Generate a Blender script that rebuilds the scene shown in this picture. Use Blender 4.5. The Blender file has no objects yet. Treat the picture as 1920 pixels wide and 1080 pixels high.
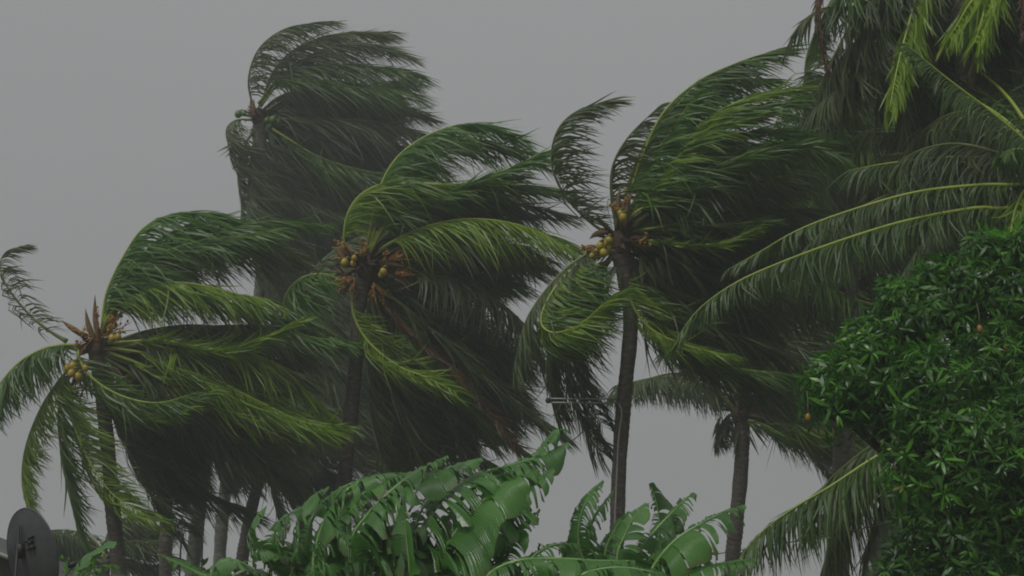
import bpy, math
import numpy as np
from mathutils import Vector

# ------------------------------------------------------------------ camera, sky, sun, exposure
sc = bpy.context.scene
COL = sc.collection
PITCH = math.radians(14.4)
CAM_H = 1.7
cam_d = bpy.data.cameras.new('camera')
cam_d.lens = 55.0
cam_d.sensor_width = 36.0
cam_d.clip_start = 0.1
cam_d.clip_end = 2000.0
cam = bpy.data.objects.new('camera', cam_d)
cam.location = (0, 0, CAM_H)
cam.rotation_euler = (math.radians(90) + PITCH, 0, 0)
COL.objects.link(cam)
sc.camera = cam

SUN_ELEV, SUN_AZ = math.radians(50), math.radians(-148)   # sun behind thick cloud, high, over the photographer's left shoulder
world = bpy.data.worlds.new('World')
sc.world = world
world.use_nodes = True
nt = world.node_tree
nt.nodes.clear()
sky = nt.nodes.new('ShaderNodeTexSky')
sky.sky_type = 'NISHITA'
sky.sun_disc = False
sky.sun_elevation = SUN_ELEV
sky.sun_rotation = SUN_AZ
tc = nt.nodes.new('ShaderNodeTexCoord')
sep = nt.nodes.new('ShaderNodeSeparateXYZ')
nt.links.new(tc.outputs['Generated'], sep.inputs[0])
ov = nt.nodes.new('ShaderNodeMapRange')          # overcast: a little brighter towards the zenith
ov.inputs['From Min'].default_value = 0.0
ov.inputs['From Max'].default_value = 1.0
ov.inputs['To Min'].default_value = 2.4
ov.inputs['To Max'].default_value = 3.8
nt.links.new(sep.outputs['Z'], ov.inputs['Value'])
nz = nt.nodes.new('ShaderNodeTexNoise')
nz.inputs['Scale'].default_value = 1.6
nz.inputs['Detail'].default_value = 3.0
nt.links.new(tc.outputs['Generated'], nz.inputs['Vector'])
nm = nt.nodes.new('ShaderNodeMapRange')
nm.inputs['To Min'].default_value = 0.965
nm.inputs['To Max'].default_value = 1.035
nt.links.new(nz.outputs['Fac'], nm.inputs['Value'])
ml = nt.nodes.new('ShaderNodeMath')
ml.operation = 'MULTIPLY'
nt.links.new(ov.outputs[0], ml.inputs[0])
nt.links.new(nm.outputs[0], ml.inputs[1])
cloud = nt.nodes.new('ShaderNodeCombineColor')
for i in range(3):
    nt.links.new(ml.outputs[0], cloud.inputs[i])
mx = nt.nodes.new('ShaderNodeMix')
mx.data_type = 'RGBA'
mx.inputs['Factor'].default_value = 0.97
nt.links.new(sky.outputs[0], mx.inputs['A'])
nt.links.new(cloud.outputs[0], mx.inputs['B'])
bg = nt.nodes.new('ShaderNodeBackground')
bg.inputs['Strength'].default_value = 0.1
nt.links.new(mx.outputs['Result'], bg.inputs['Color'])
wo = nt.nodes.new('ShaderNodeOutputWorld')
nt.links.new(bg.outputs[0], wo.inputs['Surface'])

sun_d = bpy.data.lights.new('sun', 'SUN')
sun_d.energy = 1.5
sun_d.angle = math.radians(25)
sun_d.color = (1.0, 0.98, 0.94)
sun = bpy.data.objects.new('sun', sun_d)
sdir = Vector((math.sin(SUN_AZ) * math.cos(SUN_ELEV), math.cos(SUN_AZ) * math.cos(SUN_ELEV), math.sin(SUN_ELEV)))
sun.rotation_euler = sdir.to_track_quat('Z', 'Y').to_euler()
sun.location = sdir * 60
COL.objects.link(sun)

vs = sc.view_settings
vs.view_transform = 'Standard'
vs.look = 'None'
vs.exposure = 0.0
vs.gamma = 1.0
vs.use_curve_mapping = False
sc.cycles.filter_width = 1.9
sc.cycles.max_bounces = 8
sc.cycles.transmission_bounces = 4
sc.cycles.volume_bounces = 1
sc.cycles.use_denoising = True

rng = np.random.default_rng(11)

# ------------------------------------------------------------------ helpers
FPX = 1920 * 55.0 / 36.0
RIGHT = np.array([1.0, 0, 0])
UP = np.array([0, -math.sin(PITCH), math.cos(PITCH)])
FWD = np.array([0, math.cos(PITCH), math.sin(PITCH)])
ORG = np.array([0, 0, CAM_H])


def P(x, y, d):
    """a point of the place seen in direction (x, y), d metres away"""
    return ORG + d * (FWD + RIGHT * ((x - 960) / FPX) + UP * ((540 - y) / FPX))


def nrm(v):
    return v / np.maximum(np.linalg.norm(v, axis=-1, keepdims=True), 1e-9)


def spline(pts, m):
    """Catmull-Rom through pts, m points evenly spaced along it"""
    p = np.asarray(pts, float)
    e = np.vstack([2 * p[0] - p[1], p, 2 * p[-1] - p[-2]])
    out = []
    for i in range(len(p) - 1):
        a, b, c, d = e[i:i + 4]
        t = np.linspace(0, 1, 12, endpoint=False)[:, None]
        out.append(0.5 * ((2 * b) + (c - a) * t + (2 * a - 5 * b + 4 * c - d) * t ** 2 + (3 * b - a - 3 * c + d) * t ** 3))
    out = np.vstack(out + [p[-1:]])
    s = np.concatenate([[0], np.cumsum(np.linalg.norm(np.diff(out, axis=0), axis=1))])
    q = np.linspace(0, s[-1], m)
    return np.stack([np.interp(q, s, out[:, k]) for k in range(3)], 1), s[-1]


class MB:
    """collects vertices and faces for one mesh"""
    def __init__(self):
        self.v, self.q, self.t, self.n, self.uv = [], [], [], 0, []

    def add(self, v, quads=None, tris=None):
        v = np.asarray(v, float)
        if quads is not None and len(quads):
            self.q.append(np.asarray(quads, int) + self.n)
        if tris is not None and len(tris):
            self.t.append(np.asarray(tris, int) + self.n)
        self.v.append(v)
        self.n += len(v)

    def tube(self, path, radii, seg=8, cap=True):
        path = np.asarray(path, float)
        radii = np.broadcast_to(np.asarray(radii, float), (len(path),))
        T = nrm(np.gradient(path, axis=0))
        ref = np.array([0.31, 0.22, 0.92]) if abs(T[0][2]) < 0.8 else np.array([0.92, 0.3, 0.1])
        A = nrm(np.cross(T, ref))
        B = np.cross(T, A)
        a = np.linspace(0, 2 * math.pi, seg, endpoint=False)
        v = path[:, None] + radii[:, None, None] * (A[:, None] * np.cos(a)[None, :, None] + B[:, None] * np.sin(a)[None, :, None])
        m = len(path)
        i = np.arange(m - 1)[:, None] * seg
        j = np.arange(seg)[None]
        j2 = (j + 1) % seg
        q = np.stack([i + j, i + j2, i + seg + j2, i + seg + j], -1).reshape(-1, 4)
        v = v.reshape(-1, 3)
        tr = []
        if cap:
            v = np.vstack([v, path[:1], path[-1:]])
            for k in range(seg):
                tr.append((m * seg, (k + 1) % seg, k))
                tr.append((m * seg + 1, (m - 1) * seg + k, (m - 1) * seg + (k + 1) % seg))
        self.add(v, q, tr)

    def ribbons(self, pts, wid, wv):
        """pts (n,k,3) centre lines, wid (n,k) half widths, wv (n,3) or (n,k,3) width directions"""
        n, k, _ = pts.shape
        if wv.ndim == 2:
            wv = np.repeat(wv[:, None], k, 1)
        a = pts - wv * wid[..., None]
        b = pts + wv * wid[..., None]
        v = np.stack([a, b], 2).reshape(-1, 3)
        base = (np.arange(n) * k * 2)[:, None]
        s = np.arange(k - 1)[None] * 2
        q = np.stack([base + s, base + s + 1, base + s + 3, base + s + 2], -1).reshape(-1, 4)
        self.add(v, q)

    def box(self, c, sx, sy, sz, rot=None):
        s = np.array([[x, y, z] for x in (-.5, .5) for y in (-.5, .5) for z in (-.5, .5)]) * (sx, sy, sz)
        if rot is not None:
            s = s @ np.asarray(rot).T
        self.add(s + np.asarray(c), [(0, 1, 3, 2), (4, 6, 7, 5), (0, 4, 5, 1), (2, 3, 7, 6), (0, 2, 6, 4), (1, 5, 7, 3)])

    def ball(self, c, r, sq=(1, 1, 1), rot=None, seg=12, rings=8):
        v = [(0, 0, 1)]
        for i in range(1, rings):
            th = math.pi * i / rings
            for j in range(seg):
                ph = 2 * math.pi * j / seg
                v.append((math.sin(th) * math.cos(ph), math.sin(th) * math.sin(ph), math.cos(th)))
        v.append((0, 0, -1))
        v = np.array(v) * np.asarray(sq) * r
        if rot is not None:
            v = v @ np.asarray(rot).T
        q, t = [], []
        for j in range(seg):
            t.append((0, 1 + j, 1 + (j + 1) % seg))
            for i in range(rings - 2):
                a = 1 + i * seg
                q.append((a + j, a + seg + j, a + seg + (j + 1) % seg, a + (j + 1) % seg))
            a = 1 + (rings - 2) * seg
            t.append((len(v) - 1, a + (j + 1) % seg, a + j))
        self.add(v + np.asarray(c), q, t)

    def mesh(self, name, mat, origin, smooth=True):
        v = np.vstack(self.v) - np.asarray(origin, float)
        q = np.vstack(self.q) if self.q else np.zeros((0, 4), int)
        t = np.vstack(self.t) if self.t else np.zeros((0, 3), int)
        me = bpy.data.meshes.new(name)
        me.vertices.add(len(v))
        me.vertices.foreach_set('co', v.astype(np.float32).ravel())
        nl = len(q) * 4 + len(t) * 3
        me.loops.add(nl)
        me.loops.foreach_set('vertex_index', np.concatenate([q.ravel(), t.ravel()]).astype(np.int32))
        me.polygons.add(len(q) + len(t))
        me.polygons.foreach_set('loop_start', np.concatenate([np.arange(len(q)) * 4, len(q) * 4 + np.arange(len(t)) * 3]).astype(np.int32))
        me.polygons.foreach_set('use_smooth', np.full(len(q) + len(t), smooth))
        me.update(calc_edges=True)
        me.validate()
        if mat is not None:
            me.materials.append(mat)
        return me

    def obj(self, name, mat, parent=None, smooth=True, origin=None):
        if origin is None:
            origin = parent['_w'] if parent is not None else (0, 0, 0)
        me = self.mesh(name, mat, origin, smooth)
        o = bpy.data.objects.new(name, me)
        COL.objects.link(o)
        if parent is None:
            o.location = origin
        else:
            o.parent = parent
        o['_w'] = [float(a) for a in origin]
        ALL.append(o)
        return o


ALL = []


def thing(name, label, cat, loc, group=None):
    o = bpy.data.objects.new(name, None)
    o.empty_display_size = 0.2
    o.location = tuple(loc)
    o['_w'] = [float(a) for a in loc]
    o['label'] = label
    o['category'] = cat
    if group:
        o['group'] = group
    COL.objects.link(o)
    ALL.append(o)
    return o


# ------------------------------------------------------------------ materials
def new_mat(name):
    m = bpy.data.materials.new(name)
    m.use_nodes = True
    n = m.node_tree
    n.nodes.clear()
    out = n.nodes.new('ShaderNodeOutputMaterial')
    return m, n, out


def ramp(n, cols):
    r = n.nodes.new('ShaderNodeValToRGB')
    els = r.color_ramp.elements
    while len(els) < len(cols):
        els.new(0.5)
    for i, c in enumerate(cols):
        els[i].position = i / (len(cols) - 1)
        els[i].color = (*c, 1)
    return r


def leaf_mat(name, cols, trans, tmix=0.3, rough=0.42, noise=0.9, spec=0.5, veins=False):
    """leaf blade: colour varies from leaflet to leaflet and along the frond; lets light through"""
    m, n, out = new_mat(name)
    L = n.links.new
    geo = n.nodes.new('ShaderNodeNewGeometry')
    tex = n.nodes.new('ShaderNodeTexCoord')
    no = n.nodes.new('ShaderNodeTexNoise')
    no.inputs['Scale'].default_value = noise
    no.inputs['Detail'].default_value = 4
    L(tex.outputs['Object'], no.inputs['Vector'])
    a = n.nodes.new('ShaderNodeMath')
    a.operation = 'MULTIPLY_ADD'
    L(geo.outputs['Random Per Island'], a.inputs[0])
    a.inputs[1].default_value = 0.55
    b = n.nodes.new('ShaderNodeMapRange')
    b.inputs['From Min'].default_value = 0.3
    b.inputs['From Max'].default_value = 0.7
    b.inputs['To Min'].default_value = 0.0
    b.inputs['To Max'].default_value = 0.45
    L(no.outputs['Fac'], b.inputs['Value'])
    L(b.outputs[0], a.inputs[2])
    r = ramp(n, cols)
    L(a.outputs[0], r.inputs[0])
    pr = n.nodes.new('ShaderNodeBsdfPrincipled')
    pr.inputs['Roughness'].default_value = rough
    pr.inputs['Specular IOR Level'].default_value = spec
    L(r.outputs[0], pr.inputs['Base Color'])
    tr = n.nodes.new('ShaderNodeBsdfTranslucent')
    mxc = n.nodes.new('ShaderNodeMix')
    mxc.data_type = 'RGBA'
    mxc.blend_type = 'MULTIPLY'
    mxc.inputs['Factor'].default_value = 1.0
    L(r.outputs[0], mxc.inputs['A'])
    mxc.inputs['B'].default_value = (*trans, 1)
    mxc.clamp_result = True
    L(mxc.outputs['Result'], tr.inputs['Color'])
    if veins:
        uv = n.nodes.new('ShaderNodeUVMap')
        wv = n.nodes.new('ShaderNodeTexWave')
        wv.bands_direction = 'X'
        wv.inputs['Scale'].default_value = 34
        wv.inputs['Distortion'].default_value = 1.2
        wv.inputs['Detail'].default_value = 2
        L(uv.outputs[0], wv.inputs['Vector'])
        ad = n.nodes.new('ShaderNodeMath')
        ad.operation = 'MULTIPLY_ADD'
        L(wv.outputs['Fac'], ad.inputs[0])
        ad.inputs[1].default_value = .30
        L(a.outputs[0], ad.inputs[2])
        sb = n.nodes.new('ShaderNodeMath')
        sb.operation = 'SUBTRACT'
        L(ad.outputs[0], sb.inputs[0])
        sb.inputs[1].default_value = .15
        L(sb.outputs[0], r.inputs[0])
        sx = n.nodes.new('ShaderNodeSeparateXYZ')
        L(uv.outputs[0], sx.inputs[0])
        ea = n.nodes.new('ShaderNodeMath')
        ea.operation = 'MULTIPLY_ADD'
        L(no.outputs['Fac'], ea.inputs[0])
        ea.inputs[1].default_value = .55
        L(sx.outputs['Y'], ea.inputs[2])
        er_ = n.nodes.new('ShaderNodeMapRange')
        er_.inputs['From Min'].default_value = 1.19
        er_.inputs['From Max'].default_value = 1.32
        L(ea.outputs[0], er_.inputs['Value'])
        eb = n.nodes.new('ShaderNodeMix')
        eb.data_type = 'RGBA'
        L(er_.outputs[0], eb.inputs['Factor'])
        L(r.outputs[0], eb.inputs['A'])
        eb.inputs['B'].default_value = (.11, .085, .03, 1)
        L(eb.outputs['Result'], pr.inputs['Base Color'])
        bu = n.nodes.new('ShaderNodeBump')
        bu.inputs['Strength'].default_value = 0.6
        bu.inputs['Distance'].default_value = 0.006
        L(wv.outputs['Fac'], bu.inputs['Height'])
        L(bu.outputs[0], pr.inputs['Normal'])
    ms = n.nodes.new('ShaderNodeMixShader')
    ms.inputs[0].default_value = tmix
    L(pr.outputs[0], ms.inputs[1])
    L(tr.outputs[0], ms.inputs[2])
    L(ms.outputs[0], out.inputs['Surface'])
    return m


def plain_mat(name, cols, scale=6.0, rough=0.7, bump=0.3, dist=0.01, metal=0.0, stretch=(1, 1, 1), spec=0.5):
    m, n, out = new_mat(name)
    L = n.links.new
    tex = n.nodes.new('ShaderNodeTexCoord')
    mp = n.nodes.new('ShaderNodeMapping')
    mp.inputs['Scale'].default_value = stretch
    L(tex.outputs['Object'], mp.inputs['Vector'])
    no = n.nodes.new('ShaderNodeTexNoise')
    no.inputs['Scale'].default_value = scale
    no.inputs['Detail'].default_value = 6
    no.inputs['Roughness'].default_value = 0.65
    L(mp.outputs[0], no.inputs['Vector'])
    b = n.nodes.new('ShaderNodeMapRange')
    b.inputs['From Min'].default_value = 0.3
    b.inputs['From Max'].default_value = 0.7
    L(no.outputs['Fac'], b.inputs['Value'])
    r = ramp(n, cols)
    L(b.outputs[0], r.inputs[0])
    pr = n.nodes.new('ShaderNodeBsdfPrincipled')
    pr.inputs['Roughness'].default_value = rough
    pr.inputs['Metallic'].default_value = metal
    pr.inputs['Specular IOR Level'].default_value = spec
    L(r.outputs[0], pr.inputs['Base Color'])
    bu = n.nodes.new('ShaderNodeBump')
    bu.inputs['Strength'].default_value = bump
    bu.inputs['Distance'].default_value = dist
    L(no.outputs['Fac'], bu.inputs['Height'])
    L(bu.outputs[0], pr.inputs['Normal'])
    L(pr.outputs[0], out.inputs['Surface'])
    return m


M = {}
M['y'] = leaf_mat('palm_leaf_yellow_green', [(.085, .16, .010), (.16, .27, .014), (.25, .37, .02)], (1.3, 1.4, .5), .36)
M['g'] = leaf_mat('palm_leaf_green', [(.038, .085, .016), (.066, .145, .018), (.11, .21, .022)], (1.3, 1.5, .5), .34)
M['l'] = leaf_mat('palm_leaf_fresh_green', [(.042, .115, .018), (.075, .19, .022), (.12, .26, .03)], (1.3, 1.5, .5), .36)
M['d'] = leaf_mat('palm_leaf_dark_green', [(.040, .064, .028), (.068, .110, .036), (.11, .165, .042)], (1.3, 1.4, .7), .33, .5)
M['h'] = leaf_mat('palm_leaf_deep_green', [(.030, .064, .014), (.052, .108, .018), (.09, .16, .026)], (1.3, 1.4, .5), .32, .46)
M['v'] = leaf_mat('palm_leaf_vivid_yellow_green', [(.13, .22, .006), (.20, .33, .008), (.28, .42, .012)], (1.3, 1.4, .4), .4)
M['b'] = leaf_mat('palm_leaf_dry_brown', [(.05, .03, .015), (.10, .05, .02), (.16, .075, .025)], (1.2, 1.0, .6), .2, .6)
M['ry'] = plain_mat('rachis_yellow_green', [(.17, .24, .025), (.26, .34, .04), (.33, .38, .06)], 3, .4, .1)
M['rg'] = plain_mat('rachis_green', [(.06, .09, .02), (.11, .15, .03), (.15, .18, .04)], 3, .45, .1)
M['rb'] = plain_mat('rachis_brown', [(.06, .035, .02), (.11, .06, .03)], 5, .7, .2)
M['trunk'] = plain_mat('palm_bark', [(.028, .022, .018), (.075, .060, .048), (.10, .085, .068), (.21, .19, .16)], 9, .75, .7, .02, stretch=(1, 1, 2.2))
M['trunk_pale'] = plain_mat('palm_bark_pale', [(.07, .07, .055), (.13, .125, .11), (.22, .21, .18)], 7, .75, .6, .02, stretch=(1, 1, 2.0))
M['fibre'] = plain_mat('leaf_sheath_fibre', [(.03, .018, .010), (.07, .04, .02), (.12, .07, .03)], 24, .85, .8, .02, stretch=(1, 1, .3))
M['coco_y'] = plain_mat('coconut_skin_yellow', [(.26, .17, .012), (.38, .27, .02), (.32, .29, .03)], 5, .4, .1)
M['coco_g'] = plain_mat('coconut_skin_green', [(.05, .12, .02), (.09, .18, .035)], 5, .4, .1)
M['flower'] = plain_mat('flower_stalk_orange', [(.26, .10, .02), (.38, .18, .03), (.30, .22, .05)], 12, .6, .2)
M['spathe'] = plain_mat('spathe_brown', [(.13, .08, .03), (.22, .13, .05), (.18, .15, .05)], 10, .6, .3, stretch=(1, 1, .2))
M['banana'] = leaf_mat('banana_leaf', [(.04, .125, .02), (.078, .22, .038), (.14, .32, .07)], (1.3, 2.0, .5), .36, .28, 3.5, .7, veins=True)
M['banana_p'] = leaf_mat('banana_leaf_pale', [(.07, .18, .045), (.11, .26, .07), (.17, .34, .10)], (1.1, 1.6, .6), .25, .42, 2.2, .6, veins=True)
M['banana_d'] = leaf_mat('banana_leaf_dark', [(.028, .075, .02), (.05, .12, .03), (.075, .16, .04)], (1.2, 1.8, .5), .3, .42, 2.2, .5, veins=True)
M['midrib'] = plain_mat('banana_midrib', [(.13, .25, .07), (.21, .35, .12), (.30, .43, .18)], 6, .4, .1)
M['pstem'] = plain_mat('banana_stem', [(.04, .06, .025), (.08, .12, .04), (.10, .07, .04)], 4, .55, .4, stretch=(1, 1, .25))
M['mango'] = leaf_mat('mango_leaf', [(.018, .066, .008), (.036, .122, .012), (.07, .20, .02)], (1.3, 1.8, .5), .3, .36, 1.6, .55)
M['mango_l'] = leaf_mat('mango_leaf_young', [(.05, .16, .012), (.085, .25, .016), (.13, .34, .025)], (1.2, 1.8, .5), .3, .33, 1.6, .55)
M['mbark'] = plain_mat('mango_bark', [(.03, .022, .016), (.06, .045, .032), (.10, .08, .06)], 8, .85, .8, .02)
M['mfruit'] = plain_mat('mango_skin', [(.20, .07, .01), (.30, .12, .015), (.18, .14, .02)], 6, .4, .1)
M['ground'] = plain_mat('ground_soil_grass', [(.03, .045, .015), (.05, .075, .02), (.09, .075, .045)], .6, .9, .6, .05)
M['dish'] = plain_mat('dish_grey_metal', [(.045, .048, .054), (.08, .084, .09), (.11, .115, .12)], 3, .5, .1, metal=.3)
M['black'] = plain_mat('black_metal', [(.012, .012, .013), (.025, .025, .026)], 8, .5, .2)
M['pipe'] = plain_mat('grey_pipe', [(.34, .34, .34), (.5, .5, .49)], 6, .45, .15, metal=.3)
M['roof'] = plain_mat('weathered_roof_sheet', [(.10, .10, .10), (.16, .16, .165), (.10, .075, .06)], 3, .5, .2, metal=.4)
M['wall'] = plain_mat('rendered_wall', [(.10, .10, .095), (.17, .165, .155)], 4, .85, .3)
M['wire'] = plain_mat('wire_steel', [(.05, .045, .045), (.09, .085, .08)], 20, .5, .1, metal=.5)
M['twig'] = plain_mat('twig_bark', [(.09, .08, .05), (.15, .13, .08)], 20, .8, .2)

# ------------------------------------------------------------------ ground
g = MB()
N = 40
xs = np.linspace(-170, 170, N)
gx, gy = np.meshgrid(xs, xs, indexing='ij')
gz = -0.06 + 0.05 * np.sin(gx * .21 + 1) * np.cos(gy * .17) - 0.05
v = np.stack([gx, gy, gz], -1).reshape(-1, 3)
i, j = np.meshgrid(np.arange(N - 1), np.arange(N - 1), indexing='ij')
a = (i * N + j).ravel()
g.add(v, np.stack([a, a + N, a + N + 1, a + 1], -1))
o = g.obj('ground', M['ground'])
o['kind'] = 'structure'


# ------------------------------------------------------------------ palms
def flow_vec(ang, depth=0.0):
    a = math.radians(ang)
    return nrm(RIGHT * math.cos(a) + np.array([0, 0, 1.0]) * math.sin(a) + np.array([0, 1.0, 0]) * depth)


def make_frond(palm, pts, mat='g', flow=-20, L=0.95, n=None, seed=None, sparse=0.0, wid=0.0145, rr=0.027, wind=1.0,
               petiole=0.12, rmat=None, clump=1.45):
    R = np.random.default_rng(int(rng.integers(1 << 30)) if seed is None else seed)
    c, ln = spline(pts, 40)
    s = np.linspace(0, 1, 40)
    mb = MB()
    rad = rr * (1 - s) ** 0.75 + 0.003 + 0.02 * np.exp(-s * 22)
    mb.tube(c, rad, 6)
    rm = rmat or {'y': 'ry', 'v': 'ry', 'h': 'ry', 'l': 'ry', 'g': 'ry', 'd': 'rg', 'b': 'rb'}[mat]
    fr = mb.obj('frond', M[rm], palm)
    if n is None:
        n = int(np.clip(ln * 40, 60, 220))
    t = petiole + (1 - petiole) * np.linspace(0, 1, n)
    t = np.concatenate([t, t + R.normal(0, .004, n)])
    t = np.clip(t, 0, 1)
    side = np.concatenate([np.ones(n), -np.ones(n)])
    idx = np.concatenate([np.arange(n), np.arange(n)])
    keep = R.random(2 * n) > sparse
    t, side, idx = t[keep], side[keep], idx[keep]
    m = len(t)
    base = np.stack([np.interp(t, s, c[:, k]) for k in range(3)], 1)
    Tc = nrm(np.gradient(c, axis=0))
    T = nrm(np.stack([np.interp(t, s, Tc[:, k]) for k in range(3)], 1))
    ref = np.array([-0.55, -0.25, 0.8])
    Nn = nrm(ref - (T @ ref)[:, None] * T)
    S = np.cross(T, Nn)
    d0 = nrm(side[:, None] * S * 0.8 + T * 0.65 - Nn * 0.12 + R.normal(0, .08, (m, 3)))
    # neighbouring leaflets cling together in wet strands
    ng = n // 5 + 2
    gid = (idx // 5) + ((side < 0) * ng).astype(int)
    ga = R.normal(0, 6.5 * clump, 2 * ng + 2)[gid] + R.normal(0, 9, m) + np.where(R.random(m) < .09, R.normal(0, 32, m), 0)
    gd = R.normal(0, .22 * clump, 2 * ng + 2)[gid] + side * 0.08 + R.normal(0, .08, m)
    fa = np.radians(flow + ga)
    d1 = nrm(np.stack([np.cos(fa), gd, np.sin(fa)], 1))
    tip = nrm(T + 1e-3)
    k_t = np.clip((t - .78) / .22, 0, 1)[:, None] * 0.55
    d1 = nrm(d1 * (1 - k_t) + tip * k_t)
    prof = (0.58 + 0.42 * np.sin(np.pi * np.clip((t - petiole) / (1 - petiole), 0, 1) ** 0.7)) * (1 - 0.22 * t)
    ll = 1.28 * L * prof * R.uniform(.82, 1.12, m)
    K = 5
    wts = np.array([.18, .5, .8, .95, 1.0]) * wind
    P0 = [base]
    cur = base
    jit = R.normal(0, .06, (m, 3))
    for k in range(K):
        w = wts[k]
        d = nrm(d0 * (1 - w) + d1 * w + jit * k * .5 + np.array([0, 0, -0.05 * k]))
        cur = cur + d * (ll / K)[:, None]
        P0.append(cur)
    pts3 = np.stack(P0, 1)
    dm = nrm(pts3[:, -1] - pts3[:, 0])
    wvec = nrm(T - (np.sum(T * dm, 1))[:, None] * dm + R.normal(0, .33, (m, 3)))
    wvec = nrm(wvec - (np.sum(wvec * dm, 1))[:, None] * dm)
    ww = np.array([.5, 1, .95, .78, .48, .06])[None] * wid * R.uniform(.75, 1.2, m)[:, None]
    lf = MB()
    lf.ribbons(pts3, ww, wvec)
    lo = lf.obj('leaflets', M[mat], fr, smooth=False)
    lo['kind'] = 'stuff'
    return fr


def px_path(spec, d, tip):
    xy = [tuple(float(q) for q in p.split(',')) for p in spec.split()]
    n = len(xy)
    return [P(x, y, d + tip * (i / (n - 1)) ** 1.3) for i, (x, y) in enumerate(xy)]


def fronds(palm, d, text):
    for line in text.strip().splitlines():
        line = line.strip()
        if not line or line.startswith('#'):
            continue
        head, spec = line.split('|')
        h = head.split()
        kw = {}
        for e in h[4:]:
            k, val = e.split('=')
            kw[k] = float(val)
        make_frond(palm, px_path(spec, d, float(h[1])), h[0], float(h[2]), float(h[3]), **kw)


def fill(palm, crown, d, n, a0, a1, lpx, target, turn, mats='dddg', flow=-25, L=1.0, dd=(0, 2.0), spread=20, **kw):
    """further fronds of the same crown: they leave it at an angle and are bent round by the wind"""
    for i in range(n):
        a = rng.uniform(a0, a1)
        x, y = crown[0] + rng.uniform(-spread, spread), crown[1] + rng.uniform(-spread, spread)
        le = lpx * rng.uniform(.75, 1.1)
        tg = target + rng.normal(0, 12)
        z = rng.uniform(*dd)
        pts = []
        st = 7
        for k in range(st):
            pts.append(P(x, y, d + .2 + z * (k / (st - 1)) ** 1.2))
            a += (tg - a) * turn * rng.uniform(.7, 1.3)
            x += math.cos(math.radians(a)) * le / st
            y -= math.sin(math.radians(a)) * le / st
        make_frond(palm, pts, mats[int(rng.integers(len(mats)))], flow + rng.normal(0, 8), L, **kw)


def palm_tree(label, d, trunk_px, r_top, r_bot, group='coconut palms bent by the wind', mat='trunk'):
    """trunk_px from the crown downwards; carried on down to the ground"""
    pts = [P(x, y, d) for x, y in trunk_px]
    last, prev = pts[-1], pts[-2]
    dirn = (last - prev) / max(abs(last[2] - prev[2]), 1e-6)
    dirn[:2] *= 0.5
    base = last + dirn * (last[2] + 0.15) * np.array([1, 1, 1.0])
    base[2] = -0.15
    mid = (last * .5 + base * .5)
    loc = np.array([base[0], base[1], 0.0])
    t = thing('palm_tree', label, 'palm tree', loc, group)
    c, ln = spline(pts + [mid, base], 220)
    s = np.linspace(0, 1, 220)
    zz = s * ln
    ringy = 0.5 + 0.5 * np.sign(np.sin(zz * 2 * math.pi / .11))
    rad = r_top + (r_bot - r_top) * s + .10 * np.exp(-(1 - s) * 18) + .03 * np.exp(-s * 30)
    rad = rad * (1 + .075 * ringy * (.6 + .4 * np.sin(zz * 3.1)) + .03 * np.sin(zz * 5.3) + .02 * np.sin(zz * 13))
    mb = MB()
    mb.tube(c, rad, 14)
    mb.obj('trunk', M[mat], t)
    return t


def sheath(palm, x, y, d, r=0.28, n=34):
    """matted brown fibre and old leaf bases round the top of the trunk"""
    c = P(x, y, d)
    mb = MB()
    mb.ball(c, r * .62, (1, 1, 1.35), seg=12, rings=8)
    n2 = n
    th = rng.uniform(0, 2 * math.pi, n2)
    ph = rng.uniform(-.5, 1.2, n2)
    dirs = nrm(np.stack([np.cos(th), np.sin(th), ph], 1))
    le = r * rng.uniform(.9, 1.7, n2)
    p0 = c + dirs * r * .35
    pts = np.stack([p0, p0 + dirs * le[:, None] * .5, p0 + dirs * le[:, None] + np.array([.12, 0, -.1]) * le[:, None]], 1)
    w = np.stack([np.full(n2, .05), np.full(n2, .035), np.full(n2, .006)], 1)
    mb.ribbons(pts, w, nrm(np.cross(dirs, rng.normal(0, 1, (n2, 3)))))
    mb.obj('leaf_sheath', M['fibre'], palm, smooth=False)


def coconuts(palm, spots, d, mat, r=0.115):
    for (x, y) in spots:
        mb = MB()
        th = rng.uniform(0, 3)
        k = rng.uniform(-.5, .5)
        rot = np.array([[math.cos(th), -math.sin(th), 0], [math.sin(th), math.cos(th), 0], [0, 0, 1]]) @ \
            np.array([[1, 0, 0], [0, math.cos(k), -math.sin(k)], [0, math.sin(k), math.cos(k)]])
        c = P(x, y, d + rng.uniform(-.12, .12))
        rad = r * rng.uniform(.52, .80)
        mb.ball(c, rad, (.92, 1.0, 1.12), rot)
        co = mb.obj('coconut', M[mat], palm)
        st = MB()
        top = c + rot @ np.array([0, 0, rad * 1.05])
        st.tube([top - (top - c) * .12, top + np.array([.04, 0, .03]), top + np.array([.10, .05, .02])], [.028, .02, .012], 6)
        st.obj('stalk', M['rg'], co)


def flower_sprays(palm, specs, d, mat='flower'):
    """branched flower stalks: (x, y, angle, length px, number of strands)"""
    for (x, y, a, le, n) in specs:
        mb = MB()
        s = le / FPX * d
        c = P(x, y, d - .15)
        for i in range(n):
            aa = math.radians(a + rng.normal(0, 28))
            dv = nrm(np.array([math.cos(aa), rng.normal(0, .35), math.sin(aa)]))
            st = s * rng.uniform(.5, 1.1)
            e = c + dv * st
            m_ = c + dv * st * .5 + rng.normal(0, .03, 3)
            mb.tube([c, m_, e + np.array([.03, 0, -.04])], [.013, .011, .005], 5)
            for q in range(6):
                f = rng.uniform(.25, 1)
                mb.ball(c + (e - c) * f + rng.normal(0, .02, 3), rng.uniform(.012, .026), seg=6, rings=4)
        mb.obj('flower_stalk', M[mat], palm)


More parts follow.
